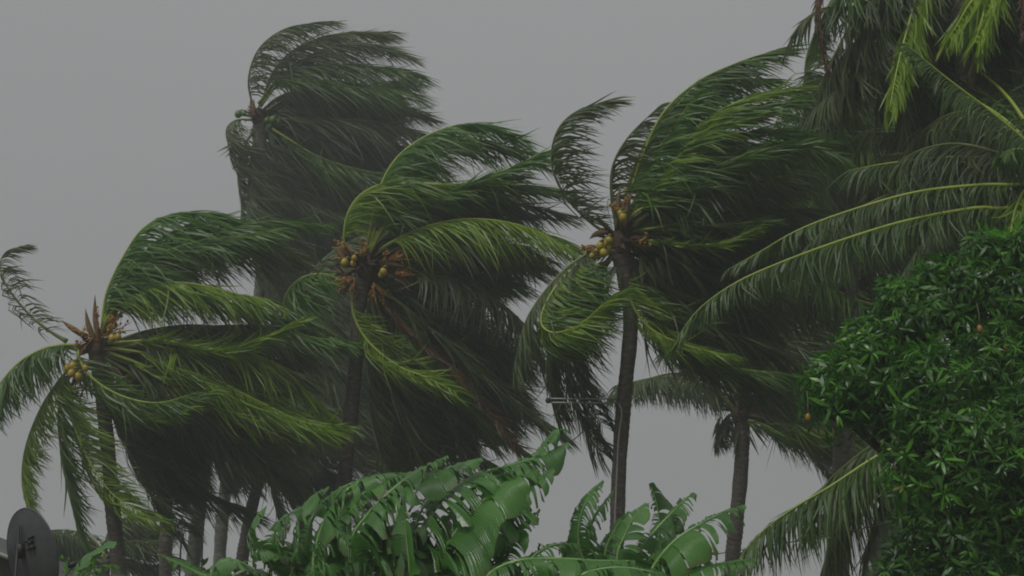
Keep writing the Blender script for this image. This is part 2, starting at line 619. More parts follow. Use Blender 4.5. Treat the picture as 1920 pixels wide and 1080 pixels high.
def spathes(palm, specs, d):
    for (x0, y0, x1, y1) in specs:
        a, b = P(x0, y0, d - .1), P(x1, y1, d - .15)
        mb = MB()
        c, _ = spline([a, (a + b) / 2 + np.array([-.04, 0, .02]), b], 9)
        mb.tube(c, np.array([.02, .035, .048, .052, .05, .042, .03, .016, .003]), 7)
        mb.obj('spathe', M['spathe'], palm)


def scraps(palm, specs, d, mat='b'):
    """old leaf remnants hanging under the crown (x, y, length px, angle)"""
    for (x, y, le, a) in specs:
        n = 9
        s = le / FPX * d
        c = P(x, y, d)
        an = np.radians(a + rng.normal(0, 16, n))
        dv = nrm(np.stack([np.cos(an), rng.normal(0, .3, n), np.sin(an)], 1))
        l2 = s * rng.uniform(.5, 1.1, n)[:, None]
        p0 = c + rng.normal(0, .05, (n, 3))
        pts = np.stack([p0, p0 + dv * l2 * .5, p0 + dv * l2 + np.array([.02, 0, -.06])], 1)
        w = np.tile(np.array([.012, .028, .004]), (n, 1)) * rng.uniform(.7, 1.4, (n, 1))
        mb = MB()
        mb.ribbons(pts, w, nrm(np.cross(dv, rng.normal(0, 1, (n, 3)))))
        mb.obj('dry_remnant', M[mat], palm, smooth=False)


# ---- palm at the left edge
dA = 27.0
A = palm_tree('coconut palm furthest left, yellow coconuts and orange flowers, above the dish', dA,
              [(180, 655), (190, 730), (203, 850), (212, 960), (224, 1090)], .115, .155)
sheath(A, 182, 652, dA, .26)
fronds(A, dA, '''
d 0.3 -12 .55 sparse=.45 | 125,640 95,622 55,590 15,540 0,500 12,472 48,460
l 0.8 -14 .95 | 190,630 200,550 235,475 272,425 330,400 400,400
g 0.5 -20 1.05 | 188,630 215,545 262,495 320,470 400,452 510,430
g 1.2 -18 1.0 | 190,630 240,540 310,480 400,440 500,415 590,420
y -.3 -40 1.05 | 195,610 220,572 265,544 320,530 380,535 440,550 500,560
g 0.8 -35 1.1 | 195,620 260,560 340,545 440,570 540,600
y -.6 18 .75 | 205,645 240,641 300,638 370,650 430,655 490,635 550,605
y -.6 -25 1.1 | 205,652 300,668 390,705 470,745 560,788 622,800
g 1.4 -15 1.1 | 190,630 230,540 300,465 400,428 485,425
l 1.0 -15 1.1 | 190,630 225,530 290,455 370,415 430,410
d 1.8 -25 1.2 | 195,630 260,520 350,470 460,460 560,480
d 0.4 -45 1.2 | 205,645 290,642 380,655 480,670 560,700
d 0.9 -50 1.2 | 205,645 280,620 370,610 470,625 560,660
g -.8 -22 .8 | 165,650 147,655 152,680 180,715 235,745 300,755 370,735
y -.9 10 .7 | 180,670 188,715 222,760 275,778 330,770 392,735
y -.3 -8 1.0 | 200,660 280,690 370,735 460,775 540,795 622,800
y 0.2 -55 1.0 | 205,650 320,645 430,652 520,685 585,745 625,800
g -.5 -62 .85 | 165,650 120,647 75,657 30,685 -10,735 -40,800
g -.2 -70 .8 | 160,660 110,650 60,668 10,715 -30,780
y -.4 -40 .62 | 150,670 110,715 75,770 48,840 42,910 60,985
g -.1 -42 .85 | 155,675 118,720 110,790 118,870 135,950 150,1000
y -.7 -15 .85 sparse=.1 | 160,680 122,720 140,800 170,870 215,930 290,975
d 0.4 -30 1.0 | 190,690 215,775 255,850 285,910 345,995
d 0.8 -35 1.1 | 195,690 240,790 300,860 380,920 470,960
d 0.6 -40 1.1 | 195,680 270,750 370,790 470,850 570,920
d 0.2 -25 1.0 | 195,670 280,720 380,770 470,830 560,910
d 0.2 -48 1.2 | 195,665 260,690 340,730 420,790 500,870
''')
fill(A, (195, 660), dA, 20, -50, 40, 420, -30, .25, 'dddg', -45, 1.15, (.5, 2.2))
fill(A, (195, 670), dA, 5, -75, -45, 380, -38, .2, 'ddd', -38, 1.0, (.5, 2.0))
spathes(A, [(188, 650, 178, 552), (180, 645, 160, 578), (160, 632, 114, 600)], dA)
flower_sprays(A, [(175, 632, 160, 50, 9), (200, 628, 60, 60, 8), (185, 640, 100, 70, 6), (150, 700, -80, 35, 6)], dA)
coconuts(A, [(210, 634), (221, 632), (134, 700), (128, 690), (137, 686), (160, 690), (147, 706)], dA - .45, 'coco_y', .095)
scraps(A, [(150, 690, 45, -100), (165, 705, 50, -85), (200, 690, 50, -60)], dA)

# ---- tall hazy palm behind
dB = 41.0
B = palm_tree('tallest coconut palm with green coconuts, grey in the rain, behind the others', dB,
              [(485, 215), (492, 300), (496, 400), (480, 600), (432, 860), (418, 960), (410, 1080)], .13, .18, mat='trunk_pale')
sheath(B, 485, 220, dB, .32)
fronds(B, dB, '''
d -.3 -25 1.15 sparse=.3 | 478,215 466,150 487,90 540,52 618,40
d 0.4 -25 1.35 | 488,200 515,130 565,85 640,62 720,60
d -.2 -22 1.49 | 488,195 530,140 600,95 680,80 752,100
g -.5 -25 1.49 | 488,200 530,150 590,122 660,122 740,128 775,140
g -.7 -28 1.62 | 485,195 515,155 550,147 620,152 700,162 770,175
d 0.4 -20 1.62 | 495,210 560,175 640,170 720,190 790,215
d -.5 -30 1.62 | 500,225 560,222 640,222 720,232 785,250
d 0.3 -30 1.62 | 500,225 570,245 660,255 740,270 780,285
g -.7 -32 1.55 | 500,235 540,260 590,290 650,312 740,330
d 0.3 -38 1.49 | 495,240 560,300 630,340 710,360 760,370
d -.3 -20 1.08 | 478,225 445,225 426,240 428,268 450,300 500,335
d -.4 -40 1.49 | 490,240 510,290 545,340 590,380 650,410
d 0.5 -35 1.49 | 488,240 500,300 520,360 560,410 620,440
d 0.2 -20 0.94 sparse=.2 | 480,240 455,280 446,330 452,385 450,420
d 0.6 -30 1.35 | 482,240 470,300 475,360 500,430 540,480
d 0.4 -28 1.76 | 485,240 478,330 488,430 520,520 580,600
d 0.8 -30 1.76 | 490,240 500,330 530,420 580,500 650,560
d 0.2 -30 1.76 | 490,240 520,330 570,410 640,470 720,520
d 1.0 -25 1.76 | 484,240 468,330 470,430 495,530 550,620
d -.4 -26 1.5 clump=.8 | 484,240 468,320 464,410 478,490 530,560
d -.2 -26 1.5 clump=.8 | 486,240 480,330 484,430 510,520 560,590
''')
fill(B, (492, 222), dB, 26, -60, 80, 290, -18, .28, 'ddd', -32, 1.5, (.1, 2.5), clump=.4)
fill(B, (490, 240), dB, 16, -95, -30, 360, -45, .2, 'ddd', -30, 1.7, (.0, 2.0), clump=.4)
coconuts(B, [(447, 214), (457, 213), (500, 226), (512, 224), (505, 237), (520, 230)], dB - .7, 'coco_g', .13)
spathes(B, [(478, 220, 470, 180), (480, 215, 476, 185)], dB)
scraps(B, [(450, 265, 40, -150), (455, 300, 30, -110), (505, 250, 50, -60)], dB, 'd')

# ---- palm in the middle
dC = 28.0
C_ = palm_tree('middle coconut palm with brown flower stalks and a loop of frond to its left', dC,
               [(685, 505), (672, 580), (668, 660), (660, 760), (648, 880), (640, 1000)], .12, .15)
sheath(C_, 688, 500, dC, .36, 60)
fronds(C_, dC, '''
y -.2 -8 1.0 | 655,500 645,450 655,395 690,356 760,338 850,345 960,330
l 0.6 -20 1.05 | 685,480 712,355 750,290 815,248 890,233 975,262
g 0.9 -22 1.1 | 690,480 730,345 800,285 880,262 960,280 1015,300
l -.4 8 .9 | 690,480 740,400 820,365 920,330 1010,290
g 0.3 -18 1.1 | 690,470 750,385 840,350 940,345 1040,355
d 0.8 -25 1.1 | 690,470 760,390 850,370 950,380 1050,400
y -.7 -35 1.1 | 700,485 725,460 785,430 860,412 940,415 1010,435 1075,470
d 0.2 -38 1.2 | 705,490 770,455 850,440 930,450 1010,490
d 0.9 -32 .8 | 705,490 780,460 870,450 960,460 1030,490
l -.6 -22 .75 | 655,535 610,515 565,522 535,555 536,600 570,628 640,640
g -.4 -25 .8 | 650,540 600,530 560,560 560,605 600,640 650,645
y -.9 -15 .75 | 662,545 663,590 690,640 745,685 800,708 855,735
d 0.3 -88 1.0 clump=1.4 | 730,520 800,515 870,530 930,562 985,612 1015,680
d 0.4 -38 1.1 | 710,540 790,600 880,680 960,750 1050,810
g 0.2 -35 1.1 | 705,545 770,640 840,720 910,790 990,850
b -.2 -45 .5 | 705,545 770,620 850,690 910,760 965,835
d 0.5 -50 1.1 | 700,550 740,660 790,750 860,830 940,880
d 0.3 -45 1.1 | 695,550 720,670 750,770 800,850 870,890
d 0.7 -40 1.1 | 690,560 690,680 700,780 740,860 800,900
''')
fill(C_, (700, 515), dC, 24, -80, -22, 400, -38, .22, 'dddd', -42, 1.25, (.3, 2.5))
fill(C_, (695, 490), dC, 14, 10, 85, 340, -15, .28, 'dggl', -25, 1.1, (.5, 2.0))
fill(C_, (690, 540), dC, 8, -100, -60, 370, -55, .2, 'dddd', -50, 1.2, (.5, 2.5))
flower_sprays(C_, [(650, 485, 110, 45, 8), (680, 490, 90, 55, 9), (715, 500, 60, 60, 9), (740, 515, 20, 50, 8), (700, 530, -60, 50, 8), (665, 520, 200, 45, 8), (730, 490, 40, 60, 6)], dC)
spathes(C_, [(680, 490, 640, 450), (720, 495, 760, 500), (650, 490, 630, 462)], dC)
coconuts(C_, [(646, 492), (664, 484), (662, 494), (714, 516), (719, 510)], dC - .55, 'coco_y', .10)
scraps(C_, [(670, 520, 50, -120), (700, 525, 60, -80), (740, 520, 50, -40), (650, 510, 40, 160)], dC)

# ---- palm right of the middle
dD = 24.0
D = palm_tree('coconut palm with a cable bracket on its trunk and a cluster of yellow coconuts', dD,
              [(1160, 465), (1172, 520), (1182, 590), (1180, 650), (1171, 740), (1162, 860), (1158, 960), (1155, 1080)], .115, .11)
sheath(D, 1165, 455, dD, .30, 50)
fronds(D, dD, '''
d -.2 -6 .8 sparse=.15 rr=.02 clump=.5 | 1150,445 1105,415 1058,365 1034,305 1045,245 1082,208 1140,190
d 0.4 -15 .75 sparse=.4 | 1158,430 1147,370 1150,310 1180,255 1235,200
g 0.2 -10 1.0 | 1165,425 1185,350 1205,290 1245,210 1310,152 1390,115 1462,92
g 0.8 -20 1.0 | 1165,425 1180,340 1215,260 1270,190 1350,150 1430,150
l -.2 -12 .8 | 1170,420 1195,365 1225,295 1265,235 1300,182
y -.4 10 .9 | 1170,425 1205,375 1250,305 1305,240 1385,190 1490,165
l -.5 4 1.0 | 1170,425 1220,350 1290,270 1370,215 1470,190
y -.6 8 .8 | 1170,425 1210,365 1270,290 1340,240 1430,212
l -.3 -2 1.0 | 1170,425 1215,370 1280,305 1350,265 1420,245 1500,250
d 0.6 -30 1.1 | 1172,430 1230,380 1310,340 1400,330 1480,345
g -.8 12 .8 | 1165,430 1190,400 1235,375 1300,345 1360,305 1440,278 1545,268
g 0.0 -60 .9 | 1170,430 1240,385 1320,330 1400,285 1500,270 1570,290
g -.4 5 .7 | 1170,440 1240,425 1310,415 1370,420 1440,412
y -.5 12 .55 | 1172,450 1230,452 1290,458 1350,456 1410,430
d 0.5 -35 1.1 | 1172,450 1250,440 1330,450 1420,480
d 0.7 -40 1.1 | 1172,455 1250,480 1340,530 1430,600
d .9 -70 .8 | 1150,465 1090,505 1050,570 1030,640 1030,700
d .5 -70 .9 | 1155,470 1095,540 1050,620 1030,700 1050,780
d -.2 -62 .95 | 1150,460 1105,475 1060,505 1015,555 985,605 965,680
y -1.0 -4 .8 clump=.8 | 1150,470 1100,488 1055,522 1022,572 1016,610 1045,624 1095,602 1140,562
l -.9 -8 .95 clump=.8 | 1150,470 1105,490 1060,525 1025,575 1018,612 1055,622 1100,598 1140,560
y -.5 -18 .6 | 1168,490 1173,530 1190,580 1222,618 1280,645 1360,665
d 0.2 -65 .9 | 1155,470 1105,540 1065,620 1060,690 1075,760 1130,850
d 0.5 -60 .9 | 1155,470 1100,560 1075,650 1095,740 1130,800
d 0.3 -35 .9 | 1172,480 1210,580 1270,650 1350,700 1440,730
d 0.6 -40 1.0 | 1172,480 1220,560 1300,640 1390,700 1490,750
g 0.0 -20 .8 | 1172,480 1225,590 1290,660 1380,690 1480,700
d 0.9 -40 1.0 | 1172,480 1240,550 1330,610 1430,650 1510,700
''')
fill(D, (1172, 440), dD, 15, -5, 75, 400, -2, .18, 'dggl', -25, 1.1, (.6, 2.2))
fill(D, (1172, 460), dD, 13, -60, 0, 380, -32, .2, 'dddd', -38, 1.0, (.5, 2.2))
coconuts(D, [(1125, 462), (1135, 456), (1142, 450), (1120, 472), (1132, 474), (1140, 466), (1110, 480), (1163, 400), (1168, 408)], dD - .5, 'coco_y', .085)
flower_sprays(D, [(1170, 400, 110, 45, 6), (1185, 455, 20, 40, 5), (1120, 470, 190, 30, 4)], dD)
spathes(D, [(1165, 430, 1163, 348), (1172, 430, 1186, 360), (1140, 435, 1105, 448), (1125, 465, 1085, 470)], dD)
scraps(D, [(1195, 490, 50, -70), (1215, 490, 60, -80), (1235, 485, 60, -60), (1150, 500, 60, -120), (1140, 490, 60, -140), (1180, 500, 60, -90)], dD, 'd')

# ---- palm with the bare slim trunk
dE = 33.0
E = palm_tree('slim bare trunked palm right of the bracket palm, drooping dark crown below its neighbours', dE,
              [(1388, 770), (1392, 820), (1388, 900), (1378, 1000), (1370, 1090)], .15, .17)
sheath(E, 1388, 772, dE, .34, 50)
fronds(E, dE, '''
d -.2 -75 .8 | 1380,770 1340,735 1290,712 1230,708 1160,722
d 0.3 -70 .8 | 1380,770 1330,720 1270,700 1200,715 1150,740
d 0.2 -60 .9 | 1385,765 1350,710 1300,670 1250,660
d -.4 -28 1.0 | 1390,765 1380,690 1385,630 1405,580
g -.2 -20 1.0 | 1390,765 1420,700 1480,660 1560,650
g -.5 -25 .6 | 1388,785 1405,788 1440,800 1480,825
d 0.0 -35 1.0 | 1395,770 1450,740 1520,740 1590,780
g -.6 -20 1.0 | 1392,760 1400,700 1440,680 1510,690
d -.3 -40 .9 | 1395,775 1440,785 1500,820 1550,870 1590,930
d 0.3 -45 1.0 | 1395,770 1460,770 1530,810 1590,870
d 0.2 -60 .6 | 1380,775 1365,780 1350,800 1340,830
''')
fill(E, (1390, 768), dE, 26, -25, 100, 310, -25, .22, 'ddgy', -35, 1.1, (-.8, 1.8))
fill(E, (1440, 690), dE + 1, 22, -20, 60, 250, -35, .2, 'ddgh', -40, 1.1, (-.5, 2.0), spread=40)
scraps(E, [(1370, 790, 60, -110), (1385, 800, 60, -95), (1350, 785, 60, -100), (1400, 800, 50, -70)], dE, 'd')

# ---- further palms, left group behind
dG = 34.0
for lab, tr, rt, cr, mat in (
        ('background palm with a straight brown trunk just right of the leftmost palm', [(312, 800), (312, 900), (311, 1000), (310, 1090)], .125, (318, 790), 'trunk'),
        ('background palm with a leaning grey trunk second from the leftmost palm', [(400, 790), (388, 850), (374, 950), (360, 1080)], .15, (405, 780), 'trunk_pale'),
        ('background palm with a short brown trunk tilted right above the left banana leaves', [(500, 830), (488, 890), (468, 970), (450, 1080)], .13, (510, 820), 'trunk')):
    G = palm_tree(lab, dG, tr, rt, rt + .03, mat=mat)
    sheath(G, cr[0], cr[1], dG, .3)
    fill(G, cr, dG, 12, -40, 120, 250, -35, .28, 'dddd', -42, 1.1, (-.5, 2.0))
    fill(G, cr, dG, 4, -120, -60, 170, -65, .25, 'dddd', -50, .9, (-.5, 1.0))
    dG += 1.3

dK = 37.0
K = palm_tree('background palm hidden behind the middle palm, only its dark crown showing', dK, [(560, 600), (572, 800), (575, 900), (570, 1080)], .14, .18)
sheath(K, 560, 600, dK, .3)
fill(K, (560, 600), dK, 36, -85, 130, 390, -38, .22, 'dddd', -42, 1.3, (-1, 2.0))
fill(K, (560, 610), dK, 6, -130, -90, 230, -60, .2, 'dddd', -50, 1.1, (-1, 1.0))

dY = 36.0
Y = palm_tree('young low palm at the foot of the leftmost palm', dY, [(195, 1050), (195, 1090)], .12, .14)
fill(Y, (200, 1035), dY, 12, -30, 150, 160, -20, .25, 'ddg', -30, .7, (-1, 1.0))
fill(Y, (190, 1035), dY, 8, 80, 170, 140, 200, .2, 'ddg', -70, .7, (-1, 1.0))

# ---- right hand group
dF = 28.0
F = palm_tree('dark palm behind the long drooping fronds at right, left edge of the right group', dF,
              [(1605, 300), (1598, 420), (1590, 560), (1585, 760), (1578, 920), (1572, 1090)], .16, .2)
sheath(F, 1610, 300, dF, .36, 50)
fronds(F, dF, '''
d 0.2 -12 .8 sparse=.2 | 1605,290 1555,240 1518,180 1510,120 1530,50
d -.3 -8 .75 sparse=.2 | 1605,290 1560,270 1520,230 1506,180 1512,110
d 0.4 -15 .7 sparse=.2 | 1605,300 1560,300 1520,290 1506,250 1508,190
d 0.3 -75 .7 | 1605,290 1590,220 1560,160 1520,140
y -.5 -85 .8 rr=.016 | 1770,255 1735,242 1690,247 1640,262 1590,290
d -.4 -55 .5 sparse=.2 | 1620,285 1560,315 1500,365 1450,415 1395,460
g -.6 -60 .5 sparse=.2 | 1620,280 1570,325 1520,365 1470,420 1430,460
l -.8 30 .7 | 1600,310 1590,280 1600,250 1620,230
l -.8 -40 .7 | 1600,310 1580,285 1570,262 1560,250
g -.8 -90 .8 | 1650,575 1600,560 1540,533 1480,528 1440,560
g -.8 -80 .6 | 1590,590 1578,650 1548,715 1508,765
d -.5 -85 1.0 | 1610,320 1560,380 1520,440 1490,520
g -.4 -80 .9 | 1610,320 1590,400 1560,480 1530,560
''')
fill(F, (1612, 305), dF, 30, 0, 360, 330, -85, .16, 'dddg', -78, 1.1, (-1, 1.5))
fill(F, (1612, 305), dF, 24, -110, 40, 420, -70, .16, 'ddd', -75, 1.1, (0, 1.8))
fill(F, (1600, 420), dF, 12, 150, 215, 380, 215, .12, 'hgdd', -75, .95, (-.5, 2.5), spread=50)
fill(F, (1600, 520), dF, 8, 160, 200, 300, 200, .12, 'hgy', -70, .8, (0, 2.5), spread=50)
scraps(F, [(1590, 330, 70, -90), (1610, 340, 80, -80), (1640, 320, 80, -70)], dF)
coconuts(F, [(1515, 447), (1508, 452)], dF - 1, 'coco_y', .08)

dJ = 21.0
J = palm_tree('palm at the top right edge whose yellow green fronds hang into the picture', dJ,
              [(1790, -150), (1800, 40), (1812, 180), (1822, 400), (1830, 700), (1835, 1090)], .12, .15)
sheath(J, 1790, -150, dJ, .3, 40)
fronds(J, dJ, '''
v -.9 -88 .6 clump=.6 | 1775,-120 1728,-30 1700,60 1682,130 1668,205
v -.7 -80 .55 clump=.6 | 1775,-120 1715,10 1695,90 1672,190
v -1. -115 .65 clump=.6 | 1800,-120 1850,-50 1845,20 1828,80
v -.9 -110 .7 clump=.6 | 1800,-120 1840,-40 1810,20 1780,70
v -.8 -95 .5 clump=.6 | 1800,-130 1860,-40 1846,50 1828,115
d 0.2 -100 .65 sparse=.25 | 1775,-130 1690,-40 1610,10 1545,15 1500,45 1478,85
d 0.5 -80 .8 | 1775,-130 1690,-20 1620,60 1570,120 1540,190
d 0.3 -70 .8 | 1775,-130 1720,0 1660,80 1590,150 1530,200
d 0.0 -85 .8 | 1790,-130 1880,-60 1920,40 1930,140
d 0.2 -75 .8 | 1790,-130 1860,-30 1890,90 1900,190
g 0.3 -80 .9 | 1780,-130 1700,-80 1620,-40 1560,0 1530,60
d 0.3 -80 .9 | 1780,-130 1730,0 1700,120 1690,240
b -.3 -85 .2 | 1720,-120 1600,-70 1535,-10 1538,60 1552,135
b -.5 -95 .25 | 1800,-120 1835,-20 1826,90 1812,185
b -.4 -95 .2 | 1800,-130 1890,-80 1918,-20 1914,70
''')
fill(J, (1850, -120), dJ, 14, -120, -30, 380, -92, .15, 'dddg', -85, 1.0, (.2, 2.0), spread=80)
fill(J, (1790, -140), dJ, 24, -160, -20, 380, -88, .15, 'dddg', -82, 1.0, (.2, 2.0), spread=60)

dH = 19.0
H = palm_tree('palm just outside the right edge sending two long drooping fronds leftwards', dH,
              [(1985, 340), (1990, 460), (1995, 600), (2000, 800), (2005, 1090)], .13, .16)
sheath(H, 1985, 340, dH, .3, 40)
fronds(H, dH, '''
h 0.3 -112 .42 rr=.020 clump=.7 wid=.010 | 1985,325 1930,270 1850,203 1780,150 1705,88
h 0.5 -88 .40 rr=.024 wid=.011 sparse=.15 | 1980,340 1905,347 1840,347 1720,360 1600,393 1500,430 1420,475 1365,505
h -.2 -88 .60 rr=.025 wid=.011 sparse=.1 | 1980,350 1890,390 1830,390 1700,414 1580,450 1470,490 1380,530 1310,580 1265,640
y -.8 -100 .4 | 1985,335 1930,350 1905,390 1893,450
g -.6 -95 .5 | 1985,320 1940,290 1910,280 1880,285
d 1.2 -85 .65 wid=.011 clump=2.4 | 1985,350 1880,350 1790,400 1720,470 1680,540
d 1.5 -85 .65 wid=.011 clump=2.4 | 1985,350 1890,330 1800,340 1720,390 1650,460
d 1.8 -85 .65 wid=.011 clump=2.4 | 1985,340 1880,290 1780,270 1690,300 1620,370
d 2.2 -85 .65 wid=.011 clump=2.4 | 1985,340 1890,310 1800,320 1700,350 1560,420 1480,500
d 2.2 -88 .65 wid=.011 clump=2.4 | 1985,330 1900,250 1820,210 1750,230 1690,290
d 2.4 -85 .65 wid=.011 clump=2.4 | 1985,345 1880,400 1790,460 1700,520 1620,600
''')
fill(H, (1980, 340), dH, 18, 120, 215, 420, 240, .1, 'dddh', -75, .75, (1.2, 5.0), wid=.011, clump=2.6)
fill(H, (1960, 300), dH, 10, 100, 200, 380, 215, .12, 'ghhd', -60, .6, (1.0, 4.0), wid=.010, clump=2.6, sparse=.15)

dI = 18.0
I = palm_tree('pale trunked palm behind the mango tree, one frond hanging out at lower right', dI,
              [(1730, 830), (1700, 920), (1672, 990), (1640, 1090)], .12, .13, mat='trunk_pale')
sheath(I, 1730, 830, dI, .25, 30)
fronds(I, dI, '''
h -.3 -86 .8 rr=.02 clump=.5 wid=.012 | 1725,815 1640,858 1560,910 1480,958 1420,1005 1380,1055
d 0.6 -86 .9 clump=.6 | 1725,820 1660,870 1600,930 1560,1000 1540,1080
d 0.9 -86 .9 | 1725,820 1690,880 1650,950 1620,1040
d 1.2 -86 .8 | 1725,820 1650,830 1590,870 1540,920 1510,990
''')

# ------------------------------------------------------------------ mango tree
dM = 14.5
trunk_base = P(1890, 1075, dM + .6)
trunk_base[2] = 0
MT = thing('mango_tree', 'bushy mango tree with orange fruit filling the lower right corner', 'mango tree', trunk_base)
LOBES = [(1700, 585, 70, .1), (1770, 545, 70, .1), (1625, 655, 62, .0), (1860, 500, 70, .2), (1560, 715, 50, .0), (1890, 560, 115, .2), (1800, 590, 95, .1), (1730, 630, 100, 0), (1665, 650, 72, .1), (1640, 720, 95, -.2), (1575, 770, 72, -.2),
         (1660, 790, 80, -.1), (1760, 770, 130, -.5), (1880, 720, 130, -.3), (1950, 620, 160, .2), (1790, 880, 140, -.7), (1900, 880, 150, -.8),
         (1730, 930, 75, -.2), (1740, 1020, 85, -.1), (1850, 1030, 150, -.6), (1960, 1000, 160, -.6), (1840, 520, 55, .2), (1540, 745, 45, -.1),
         (1980, 780, 200, .0), (1720, 1110, 90, -.2), (1920, 490, 60, .1), (1850, 1170, 170, -.4), (2060, 900, 220, .2), (2080, 680, 200, .4)]
mb = MB()
fork = P(1870, 960, dM + .4)
c, _ = spline([trunk_base + np.array([0, 0, -.1]), trunk_base * .5 + fork * .5 + np.array([.1, 0, 0]), fork], 14)
mb.tube(c, np.linspace(.24, .15, 14), 12)
mb.obj('trunk', M['mbark'], MT)
for (x, y, r, dz) in LOBES:
    e = P(x, y, dM + dz)
    q = MB()
    c, _ = spline([fork, fork * .45 + e * .55 + np.array([0, .1, -.12]), e], 10)
    q.tube(c, np.linspace(.07, .018, 10), 7)
    q.obj('limb', M['mbark'], MT)


def leaf_shape(n, R, size):
    """whorl of n lance-shaped drooping leaves round a twig tip, in local space (+Z outward)"""
    pts, wid, wv = [], [], []
    for i in range(n):
        th = i * 2.4 + R.normal(0, .3)
        el = R.uniform(-.6, .8)
        dr = R.uniform(.12, .38)
        dv = nrm(np.array([math.cos(th) * math.cos(el), math.sin(th) * math.cos(el), math.sin(el)]))
        le = size * R.uniform(.55, 1.3)
        p, cur = [], dv * .02
        for k in range(5):
            p.append(cur.copy())
            dv = nrm(dv + np.array([0, 0, -dr]))
            cur = cur + dv * le / 4
        pts.append(p)
        wid.append(np.array([.15, .85, 1, .65, .04]) * le * .105)
        w = np.cross(dv, [0, 0, 1.0]) + R.normal(0, .25, 3)
        wv.append(nrm(w))
    return np.array(pts), np.array(wid), np.array(wv)


def rot_to(dv, spin):
    z = nrm(dv)
    x = nrm(np.cross([0.2, 0.9, 0.1], z))
    y = np.cross(z, x)
    cs, sn = math.cos(spin), math.sin(spin)
    return np.stack([x * cs + y * sn, -x * sn + y * cs, z], 1)


VAR = []
Rm = np.random.default_rng(5)
for i in range(7):
    VAR.append(leaf_shape(int(Rm.integers(7, 15)), Rm, .125))
spots = []
for (x, y, r, dz) in LOBES:
    c = P(x, y, dM + dz)
    rm = .96 * r / FPX * dM
    cnt = int(95 * (r / 80) ** 2) + 14
    for k in range(cnt):
        dv = nrm(Rm.normal(0, 1, 3) + np.array([-.25, -.45, .8]))
        rad = rm * (1 - abs(Rm.normal(0, .16))) if k % 5 < 3 else rm * Rm.uniform(.1, .85)
        if k % 5 == 4:
            dv = nrm(dv * np.array([1, -.6, 1]) + np.array([0, .9, -.2]))
        pos = c + dv * rad * np.array([1, .9, 1])
        spots.append((pos, nrm(dv + np.array([.25, 0, .1]) + Rm.normal(0, .45, 3)), Rm.uniform(0, 6.28), int(Rm.integers(7)), Rm.uniform(.6, 1.3), rad / rm))
# nearest clusters are parts of their own, the rest is one mass
inside = [s for s in spots]
score = []
for s in inside:
    v = s[0] - ORG
    dep = v @ FWD
    px, py = 960 + (v @ RIGHT) / dep * FPX, 540 - (v @ UP) / dep * FPX
    ok = (px < 1935) and (py < 1095)
    score.append(dep - (0 if ok else -100) - s[5] * .8)
order = np.argsort(score)
meshes = []
for k in range(7):
    pts, wid, wv = VAR[k]
    for mm in ('mango', 'mango_l'):
        b = MB()
        b.ribbons(pts, wid, wv)
        b.tube([(0, 0, -.10), (0, 0, -.04), (0, 0, .03)], [.006, .005, .004], 5)
        meshes.append(b.mesh('leaf_cluster', M[mm], (0, 0, 0), True))
from mathutils import Matrix
for q in order[:290]:
    pos, dv, spin, var, sz, _ = inside[q]
    young = Rm.random() < .3
    o = bpy.data.objects.new('leaf_cluster', meshes[var * 2 + int(young)])
    COL.objects.link(o)
    o.parent = MT
    m4 = Matrix(rot_to(dv, spin).tolist()).to_4x4()
    o.matrix_basis = Matrix.Translation(Vector(pos - trunk_base)) @ m4 @ Matrix.Scale(float(sz), 4)
mass = {'mango': MB(), 'mango_l': MB()}
for q in order[290:]:
    pos, dv, spin, var, sz, _ = inside[q]
    pts, wid, wv = VAR[var]
    Rt = rot_to(dv, spin)
    mass['mango_l' if Rm.random() < .3 else 'mango'].ribbons(pos + sz * (pts @ Rt.T), wid * sz, wv @ Rt.T)
for key, nm_ in (('mango', 'foliage'), ('mango_l', 'young_foliage')):
    mo = mass[key].obj(nm_, M[key], MT)
    mo['kind'] = 'stuff'
for (x, y) in [(1515, 783), (1680, 919), (1692, 918), (1837, 617), (1889, 652), (1782, 792), (1850, 1000)]:
    b = MB()
    c = P(x, y, dM - .62)
    b.ball(c, .031, (.85, .8, 1.25))
    fo = b.obj('mango', M['mfruit'], MT)
    b = MB()
    b.tube([c + np.array([0, 0, .05]), c + np.array([.01, .02, .14]), c + np.array([.02, .1, .26])], [.005, .004, .004], 5)
    b.obj('stalk', M['twig'], fo)


